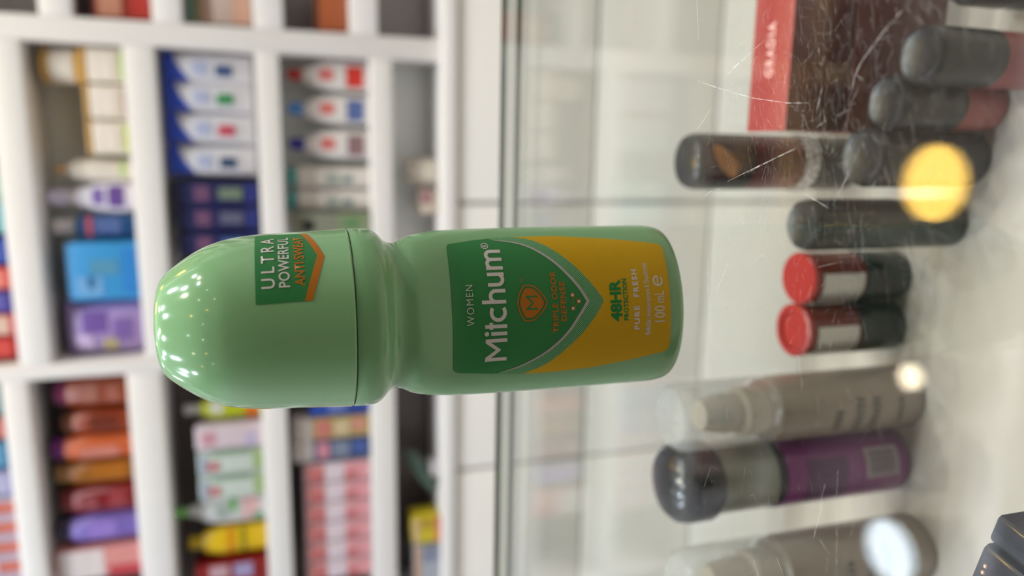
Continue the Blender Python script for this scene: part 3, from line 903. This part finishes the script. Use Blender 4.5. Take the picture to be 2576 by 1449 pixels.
turned('lotion_bottle', 'slim cream lotion bottle with gold cap', 'bottle', -0.044, z, [('body', [(0, 0), (0.0155, 0), (0.0165, 0.002), (0.0165, 0.068), (0.0155, 0.074), (0.0155, 0.080), (0.0150, 0.084), (0.007, 0.098), (0, 0.098)], (228, 218, 204)), ('cap', cyl(0.0065, 0.0982, 0.111), (206, 156, 92))],
       [('green_print', [(0.0165, 0.012), (0.0165, 0.022)], (184, 204, 136), 0.8, 0.2)])
turned('fabric_softener', 'white bottle with lavender cap and purple diamond label', 'bottle', -0.086, z, [('body', [(0, 0), (0.016, 0), (0.020, 0.004), (0.0245, 0.022), (0.0245, 0.034), (0.021, 0.060), (0.015, 0.080), (0.0105, 0.092), (0.010, 0.098), (0, 0.098)], (222, 216, 226)), ('cap', [(0, 0.0982), (0.0095, 0.0982), (0.0125, 0.106), (0.0120, 0.116), (0.008, 0.126), (0, 0.127)], (214, 208, 236))],
       [('upper_label', [(0.0225, 0.046), (0.0198, 0.064)], (124, 102, 168), 0.62, 0.1), ('lower_label', [(0.0236, 0.018), (0.0245, 0.024), (0.0243, 0.036), (0.0235, 0.041)], (104, 76, 146), 0.75, 0.1)], ky=0.6)
turned('mouthwash', 'navy blue bottle with white cap and red band', 'bottle', -0.131, z, [('body', [(0, 0), (0.018, 0), (0.0198, 0.003), (0.0198, 0.080), (0.018, 0.088), (0.010, 0.091), (0, 0.091)], (32, 74, 122)), ('cap', cyl(0.0115, 0.0912, 0.122), (218, 212, 214))],
       [('red_band', [(0.0198, 0.066), (0.0198, 0.074)], (186, 84, 92), 0.9, 0), ('blue_print', [(0.0198, 0.026), (0.0198, 0.062)], (86, 106, 160), 0.6, 0.1)], ky=0.75)
pack('diaper_pack', 'bright sky blue wrapped pack beside the lilac pack', 'pack', -0.200, z, 0.093, 0.106, (62, 152, 214), [('teal_print', 0.45, 0.7, 0.3, 0.68, (86, 150, 186)), ('pale_print', 0.1, 0.42, 0.52, 0.86, (120, 176, 226)), ('deep_print', 0.12, 0.9, 0.08, 0.22, (48, 128, 204)), ('dark_spot', 0.22, 0.42, 0.62, 0.72, (52, 112, 160))], bev=0.008, d=0.07)
t = pouch('wipes_pack', 'lilac floral pack with a yellow round spot', 'pack', -0.293, z, 0.088, 0.120, (172, 148, 206), [('violet_flower', 0.45, 0.85, 0.45, 0.75, (118, 88, 164)), ('violet_leaf', 0.3, 0.7, 0.14, 0.38, (134, 106, 178)), ('yellow_spot', 0.1, 0.34, 0.34, 0.52, (190, 176, 132)), ('pale_bloom', 0.12, 0.42, 0.62, 0.84, (200, 178, 218))], d=0.07)
# --- middle bay, second row (board top 0.128)
z = 0.128
G2 = 'white detergent pouches with blue tops'
for cx, c, lab, extra in ((0.113, (64, 84, 128), 'white detergent pouch with a navy print nearest the upright', None),
                          (0.070, (66, 142, 92), 'white detergent pouch with a green print', None),
                          (0.022, (196, 76, 96), 'white detergent pouch with a crimson print', None),
                          (-0.028, (58, 78, 112), 'white detergent pouch with a slim navy stripe beside the navy cartons', None)):
    pouch('detergent_pouch', lab, 'pouch', cx, z + 0.001, 0.052, 0.138, (216, 214, 220),
          [('blue_top', 0.03, 0.97, 0.86, 0.975, (34, 74, 196), 0.20),  ('print_spot', 0.28, 0.62, 0.24, 0.42, c), ('pale_print', 0.3, 0.7, 0.5, 0.66, (176, 182, 212))], d=0.055, group=G2)
G3 = 'navy blue cartons in a row'
for i, cx in enumerate((-0.079, -0.1185, -0.160, -0.204)):
    lab = ('navy carton beside the white pouches with a lime round logo', 'navy carton with a grey round logo, second from the white pouches', 'navy carton with a blue round logo behind the cap of the green bottle',
           'navy carton behind the cap of the green bottle, fourth from the white pouches')[i]
    pack('toothpaste_carton', lab, 'box', cx, z, 0.0375, 0.128, (30, 34, 84), [('pink_print', 0.18, 0.82, 0.60, 0.78, (112, 76, 108)), ('round_logo', 0.25, 0.75, 0.22, 0.50, ((112, 128, 110), (96, 96, 122), (66, 92, 150), (66, 92, 150))[i]), ('blue_foot', 0.1, 0.9, 0.06, 0.18, (40, 50, 120))], group=G3)
# --- middle bay, third row (board top -0.049)
z = -0.049
def duck(cx, capc, spot, lab):
    t = turned('toilet_cleaner', lab, 'bottle', cx, z, [('body', [(0, 0), (0.022, 0), (0.0245, 0.003), (0.0245, 0.048), (0.023, 0.070), (0.017, 0.092), (0.010, 0.104), (0, 0.105)], (222, 216, 212)), ('cap', [(0, 0.1052), (0.0095, 0.1052), (0.0105, 0.109), (0.0085, 0.126), (0.005, 0.130), (0, 0.130)], capc)],
               [('main_label', [(0.0245, 0.008), (0.0245, 0.036)], spot, 0.75, -0.05), ('red_oval', [(0.0236, 0.056), (0.0232, 0.070), (0.0205, 0.080)], (206, 112, 106), 0.42, 0.05)], ky=0.6)
duck(0.112, (168, 40, 38), (206, 52, 42), 'white angled neck cleaner bottle with red cap and red label')
duck(0.058, (74, 132, 200), (86, 104, 156), 'white angled neck cleaner bottle with light blue cap')
duck(0.001, (40, 36, 140), (140, 110, 112), 'white angled neck cleaner bottle with dark blue cap')
for cx, lab in ((-0.053, 'white cream tube with teal cap beside the dark blue capped cleaner'), (-0.0915, 'white cream tube with teal cap beside the olive jar')):
    turned('cream_tube', lab, 'tube', cx, z, [('body', [(0, 0), (0.0165, 0), (0.0175, 0.003), (0.0175, 0.105), (0.016, 0.118), (0, 0.118)], (216, 208, 200)), ('cap', cyl(0.0145, 0.1182, 0.136), (70, 142, 140))],
           [('grey_print', [(0.0175, 0.050), (0.0175, 0.072)], (158, 164, 156), 0.6, -0.2), ('teal_dot', [(0.0175, 0.030), (0.0175, 0.044)], (86, 122, 122), 0.34, -0.2)], ky=0.6)
pack('herbal_carton', 'olive green herbal carton with a black round mark', 'box', -0.1305, z, 0.038, 0.132, (132, 134, 118), [('green_panel', 0.08, 0.95, 0.06, 0.42, (128, 146, 108)), ('black_mark', 0.2, 0.7, 0.72, 0.86, (32, 34, 34)), ('leaf_print', 0.35, 0.7, 0.16, 0.34, (92, 136, 92))])
# --- middle bay, bottom row (ledge top -0.165)
z = -0.165
turned('soap_jar', 'round cream soap jar on the low ledge', 'jar', -0.043, z, [('body', cyl(0.024, 0, 0.036, 0.004), (206, 196, 180)), ('lid', cyl(0.0225, 0.0362, 0.052, 0.004), (196, 186, 174))], ky=0.9)
pack('sample_sachets', 'small pink and cream sample pack on the low ledge', 'pack', -0.094, z, 0.042, 0.032, (196, 182, 166), [('pink_panel', 0.45, 0.95, 0.35, 0.95, (158, 112, 116))])
# --- middle bay, row above (board top 0.486): only the feet show in the frame
z = 0.486
for cx, w_, c, c2, lab in ((-0.071, 0.034, (112, 176, 150), (196, 224, 208), 'mint green carton on the upper board'), (-0.114, 0.046, (96, 176, 190), (140, 196, 206), 'turquoise carton on the upper board'),
                           (-0.164, 0.040, (48, 76, 168), (86, 108, 190), 'royal blue carton on the upper board'), (-0.206, 0.034, (206, 78, 70), (226, 140, 130), 'orange red carton on the upper board'),
                           (-0.242, 0.033, (66, 62, 142), (96, 92, 170), 'indigo carton on the upper board'), (-0.278, 0.034, (198, 86, 84), (214, 186, 170), 'red and cream striped carton on the upper board'),
                           (-0.314, 0.033, (176, 44, 42), (206, 80, 76), 'deep red carton beside the upright on the upper board'),
                           (0.10, 0.06, (206, 200, 196), (176, 190, 206), 'white carton with pale blue panel on the upper board'), (0.03, 0.06, (196, 196, 190), (150, 176, 170), 'white carton with sage panel on the upper board')):
    pack('carton', lab, 'box', cx, z, w_, 0.118, c, [('print_panel', 0.1, 0.9, 0.12, 0.3, c2), ('title_panel', 0.15, 0.85, 0.5, 0.8, c2)])
# --- upper rows, seen mirrored in the glass top
z = 0.668
for cx, c, lab in ((0.09, (176, 190, 204), 'pale blue carton high on the middle bay'), (0.0, (206, 178, 166), 'peach carton high on the middle bay'), (-0.11, (178, 196, 186), 'sage carton high on the middle bay'), (-0.25, (196, 190, 176), 'cream carton high on the middle bay')):
    pack('carton', lab, 'box', cx, z, 0.075, 0.115, c, [('title_panel', 0.15, 0.85, 0.4, 0.75, tuple(int(v * 0.85) for v in c))])
z = 0.688
for cx, c, lab in ((-0.42, (190, 130, 122), 'brick red carton high on the far bay'), (-0.52, (150, 168, 182), 'steel blue carton high on the far bay'), (-0.63, (196, 150, 138), 'salmon carton high on the far bay'), (-0.75, (186, 184, 196), 'lavender grey carton high on the far bay')):
    pack('carton', lab, 'box', cx, z, 0.078, 0.115, c, [('title_panel', 0.15, 0.85, 0.4, 0.75, tuple(int(v * 0.85) for v in c))])

# --- left bay, upper board (top 0.514)
z = 0.514
for cx, w_, c, c2, lab in ((-0.397, 0.045, (70, 120, 120), (110, 150, 150), 'dark teal carton on the far upper board'), (-0.442, 0.034, (186, 92, 84), (210, 140, 130), 'brick carton on the far upper board'),
                           (-0.485, 0.046, (44, 112, 156), (96, 150, 186), 'ocean blue carton on the far upper board'), (-0.533, 0.042, (150, 148, 190), (176, 174, 206), 'lavender carton on the far upper board')):
    pack('carton', lab, 'box', cx, z, w_, 0.115, c, [('print_panel', 0.1, 0.9, 0.1, 0.3, c2), ('title_panel', 0.15, 0.85, 0.5, 0.8, c2)])
for i, cx in enumerate((-0.574, -0.607, -0.641, -0.675, -0.709)):
    pack('soap_carton', 'white soap carton with orange band, ' + ('first beside', 'second from', 'third from', 'fourth from', 'fifth from')[i] + ' the lavender carton', 'box', cx, z, 0.031, 0.112, (206, 204, 226), [('orange_band', 0.15, 0.85, 0.04, 0.34, (196, 112, 98)), ('orange_title', 0.2, 0.8, 0.5, 0.8, (206, 130, 116))], group='white and orange soap cartons')
# --- left bay, first row (board top 0.342)
z = 0.342
def spray(cx, r_, h, bc, cc, lab, lbl):
    turned('body_spray', lab, 'spray can', cx, z, [('body', [(0, 0), (r_ * 0.9, 0), (r_, 0.003), (r_, h * 0.80), (r_ * 0.86, h * 0.84), (0, h * 0.84)], bc), ('cap', [(0, h * 0.842), (r_ * 0.84, h * 0.842), (r_ * 0.82, h * 0.96), (r_ * 0.6, h), (0, h)], cc)], lbl(r_, h), ky=0.95, dmax=0.05)
spray(-0.398, 0.0250, 0.112, (136, 58, 30), (122, 40, 88), 'copper brown body spray with magenta cap next to the upright', lambda r_, h: [('pale_print', [(r_, h * 0.42), (r_, h * 0.62)], (166, 110, 96), 0.6, 0.1), ('low_print', [(r_, h * 0.14), (r_, h * 0.32)], (160, 96, 80), 0.55, 0)])
spray(-0.448, 0.0212, 0.106, (142, 58, 24), (96, 52, 28), 'burnt orange body spray with brown cap', lambda r_, h: [('dark_print', [(r_, h * 0.2), (r_, h * 0.6)], (108, 42, 24), 0.6, 0)])
spray(-0.492, 0.0214, 0.124, (202, 98, 54), (112, 32, 122), 'bright orange body spray with violet cap', lambda r_, h: [('peach_print', [(r_, h * 0.2), (r_, h * 0.66)], (206, 128, 112), 0.5, -0.3)])
spray(-0.535, 0.0200, 0.121, (146, 88, 16), (150, 110, 60), 'amber brown body spray with tan cap', lambda r_, h: [('ochre_print', [(r_, h * 0.14), (r_, h * 0.56)], (168, 100, 22), 0.8, 0)])
spray(-0.582, 0.0245, 0.118, (124, 24, 28), (110, 28, 32), 'dark red body spray with red cap', lambda r_, h: [('rose_print', [(r_, h * 0.52), (r_, h * 0.68)], (150, 74, 80), 0.5, -0.1), ('low_rose_print', [(r_, h * 0.16), (r_, h * 0.38)], (150, 60, 66), 0.6, 0)])
spray(-0.633, 0.0242, 0.126, (126, 108, 190), (60, 52, 84), 'lavender purple body spray with dark cap', lambda r_, h: [('violet_print', [(r_, h * 0.3), (r_, h * 0.62)], (150, 124, 206), 0.6, 0)])
pack('lotion_carton', 'two tone white and salmon pink carton at the end of the sprays', 'box', -0.689, z, 0.052, 0.130, (222, 150, 146), [('white_top', 0.02, 0.98, 0.45, 0.97, (224, 212, 212)), ('red_foot', 0.0, 0.35, 0.03, 0.4, (190, 70, 80))])
# --- left bay, second row (board top 0.142)
z = 0.142
turned('juice_bottle', 'lime yellow bottle with white cap and orange foot', 'bottle', -0.444, z, [('body', [(0, 0), (0.017, 0), (0.019, 0.003), (0.019, 0.082), (0.010, 0.100), (0, 0.100)], (178, 186, 30)), ('cap', cyl(0.0085, 0.1002, 0.124), (206, 204, 206))],
       [('orange_foot', [(0.019, 0.006), (0.019, 0.026)], (214, 108, 26), 1.2, 0), ('white_print', [(0.019, 0.062), (0.019, 0.082)], (206, 206, 196), 0.55, 0.3)], ky=0.8)
pack('baby_wipes', 'white and pink pack beside the lime bottle', 'pack', -0.489, z, 0.042, 0.108, (212, 196, 204), [('pink_spot', 0.2, 0.75, 0.7, 0.9, (206, 150, 162)), ('lilac_foot', 0.05, 0.6, 0.1, 0.25, (186, 176, 206))])
for cx, lab in ((-0.535, 'white carton with green edges and red dot next to the pink pack'), (-0.580, 'white carton with green edges and red dot next to the green capped bottle')):
    pack('sanitary_pack', lab, 'pack', cx, z, 0.042, 0.106, (200, 210, 202), [('green_edge', 0.1, 0.95, 0.03, 0.16, (142, 168, 104)), ('green_side', 0.82, 0.99, 0.2, 0.8, (128, 158, 132)), ('red_dot', 0.2, 0.55, 0.68, 0.86, (196, 118, 124)), ('blue_top', 0.1, 0.9, 0.88, 0.97, (168, 180, 200))])
turned('cleaner_bottle', 'white bottle with green cap and pink and green foot', 'bottle', -0.629, z, [('body', [(0, 0), (0.025, 0), (0.0275, 0.004), (0.0275, 0.070), (0.024, 0.096), (0.012, 0.116), (0.0085, 0.128), (0, 0.128)], (204, 206, 206)), ('cap', cyl(0.0085, 0.1282, 0.150), (116, 182, 92))],
       [('grey_shape', [(0.0275, 0.062), (0.0272, 0.074), (0.0258, 0.084)], (160, 172, 166), 0.5, 0), ('green_leaf', [(0.0275, 0.048), (0.0275, 0.060)], (106, 172, 100), 0.6, 0.6), ('pink_foot', [(0.0275, 0.012), (0.0275, 0.040)], (216, 176, 176), 0.9, 0.25), ('green_foot', [(0.0275, 0.006), (0.0275, 0.022)], (96, 156, 116), 0.3, -0.5)], ky=0.65)
turned('dish_soap', 'yellow squeeze bottle with orange band', 'bottle', -0.688, z, [('body', [(0, 0), (0.0235, 0), (0.026, 0.004), (0.026, 0.078), (0.022, 0.100), (0.012, 0.112), (0, 0.112)], (222, 184, 24)), ('cap', cyl(0.012, 0.1122, 0.130), (196, 164, 18))],
       [('orange_band', [(0.026, 0.056), (0.026, 0.066)], (212, 130, 18), 1.2, 0), ('olive_band', [(0.026, 0.036), (0.026, 0.044)], (136, 126, 22), 1.2, 0)], ky=0.7)
pack('tissue_box', 'dark red pack with pale round prints beside the yellow bottle', 'pack', -0.748, z, 0.052, 0.122, (136, 26, 28), [('white_round', 0.5, 0.95, 0.55, 0.8, (196, 160, 170)), ('blue_round', 0.45, 0.95, 0.22, 0.48, (160, 150, 190))])
# --- left bay, third row (board top -0.041)
z = -0.041
pack('flour_pack', 'cobalt blue carton behind the collar of the green bottle', 'box', -0.4505, z, 0.034, 0.104, (40, 70, 156), [('pale_print', 0.2, 0.8, 0.4, 0.7, (110, 130, 190))])
pack('noodle_pack', 'golden pack with red prints and a white lid', 'pack', -0.4905, z, 0.040, 0.132, (176, 156, 92), [('red_print', 0.1, 0.9, 0.52, 0.72, (198, 122, 112)), ('cream_print', 0.15, 0.85, 0.28, 0.48, (206, 186, 150)), ('rose_print', 0.3, 0.9, 0.08, 0.24, (206, 142, 128))], lid=(0.24, (206, 196, 192)))
pack('razor_pack', 'dark blue pack with a pink print and a white cap', 'pack', -0.5305, z, 0.036, 0.134, (66, 76, 122), [('pink_print', 0.1, 0.9, 0.54, 0.70, (206, 138, 152)), ('grey_print', 0.1, 0.9, 0.28, 0.50, (128, 138, 160)), ('blue_print', 0.2, 0.9, 0.06, 0.24, (70, 96, 160))], lid=(0.26, (206, 198, 196)))
for i in range(6):
    pack('soap_bar_carton', 'pink and white soap bar carton, ' + ('first beside', 'second from', 'third from', 'fourth from', 'fifth from', 'sixth from')[i] + ' the dark blue pack', 'box', -0.5735 - 0.038 * i, z, 0.0345, 0.118, (222, 206, 214), [('red_top', 0.04, 0.96, 0.70, 0.97, (208, 128, 126)), ('dark_rose', 0.04, 0.5, 0.72, 0.84, (188, 96, 98)), ('pink_foot', 0.04, 0.96, 0.04, 0.40, (222, 154, 160)), ('rose_foot', 0.04, 0.5, 0.22, 0.40, (200, 116, 118))], group='pink and white soap bar cartons')
# --- left bay, bottom row (ledge top -0.165)
z = -0.165
t = thing('squeeze_tube', 'dark green squeeze tube leaning over a white carton on the low ledge', 'tube', (-0.628, 1.285, z + 0.008), 0)
t.rotation_euler = (0, math.radians(58), 0)
lathe('body', [(0, 0.016), (0.012, 0.016), (0.0135, 0.022), (0.0130, 0.062), (0.010, 0.086), (0.006, 0.092), (0, 0.092)], cmat((62, 82, 72), 0.35), t, seg=24, ky=0.7)
lathe('cap', cyl(0.0105, 0.0, 0.0158), cmat((70, 88, 80), 0.35), t, seg=24, ky=0.8)
pack('small_carton', 'small white carton propping the green tube', 'box', -0.585, z, 0.026, 0.016, (188, 182, 184), d=0.03, yf=1.272, bev=0.001)
pack('noodle_cup', 'bright yellow pack with a red foot band on the low ledge', 'pack', -0.700, z, 0.052, 0.052, (206, 186, 44), [('pale_top', 0.05, 0.95, 0.80, 0.97, (206, 176, 150)), ('ochre_print', 0.55, 0.95, 0.2, 0.75, (180, 150, 50)), ('red_band', 0.0, 1.0, 0.02, 0.14, (214, 108, 84))], yf=1.262)
pack('napkin_pack', 'grey blue pack with an orange side on the low ledge', 'pack', -0.768, z, 0.074, 0.048, (168, 172, 182), [('orange_side', 0.02, 0.98, 0.82, 0.98, (206, 150, 96)), ('slate_print', 0.55, 0.98, 0.1, 0.7, (130, 136, 158))], yf=1.262)
# --- right bay
pack('hair_dye_box', 'black and red hair dye box with a tan face print', 'box', 0.205, 0.269, 0.052, 0.102, (150, 52, 46), [('black_top', 0.02, 0.98, 0.80, 0.98, (38, 34, 38)), ('tan_face', 0.05, 0.7, 0.42, 0.74, (196, 136, 112)), ('red_foot', 0.04, 0.96, 0.05, 0.30, (176, 58, 52))])
pack('spice_pack', 'brown and beige pack with a green top band', 'pack', 0.208, 0.127, 0.056, 0.100, (198, 176, 166), [('green_top', 0.02, 0.98, 0.84, 0.98, (96, 122, 112)), ('olive_band', 0.02, 0.98, 0.76, 0.83, (132, 128, 84)), ('brown_band', 0.02, 0.98, 0.62, 0.75, (150, 118, 104)), ('peach_foot', 0.02, 0.98, 0.06, 0.3, (206, 160, 140))])
pack('soap_carton', 'burnt orange carton with dark edge low on the near bay', 'box', 0.212, -0.018, 0.066, 0.052, (172, 92, 54), [('dark_edge', 0.01, 0.99, 0.9, 0.99, (80, 48, 36))])
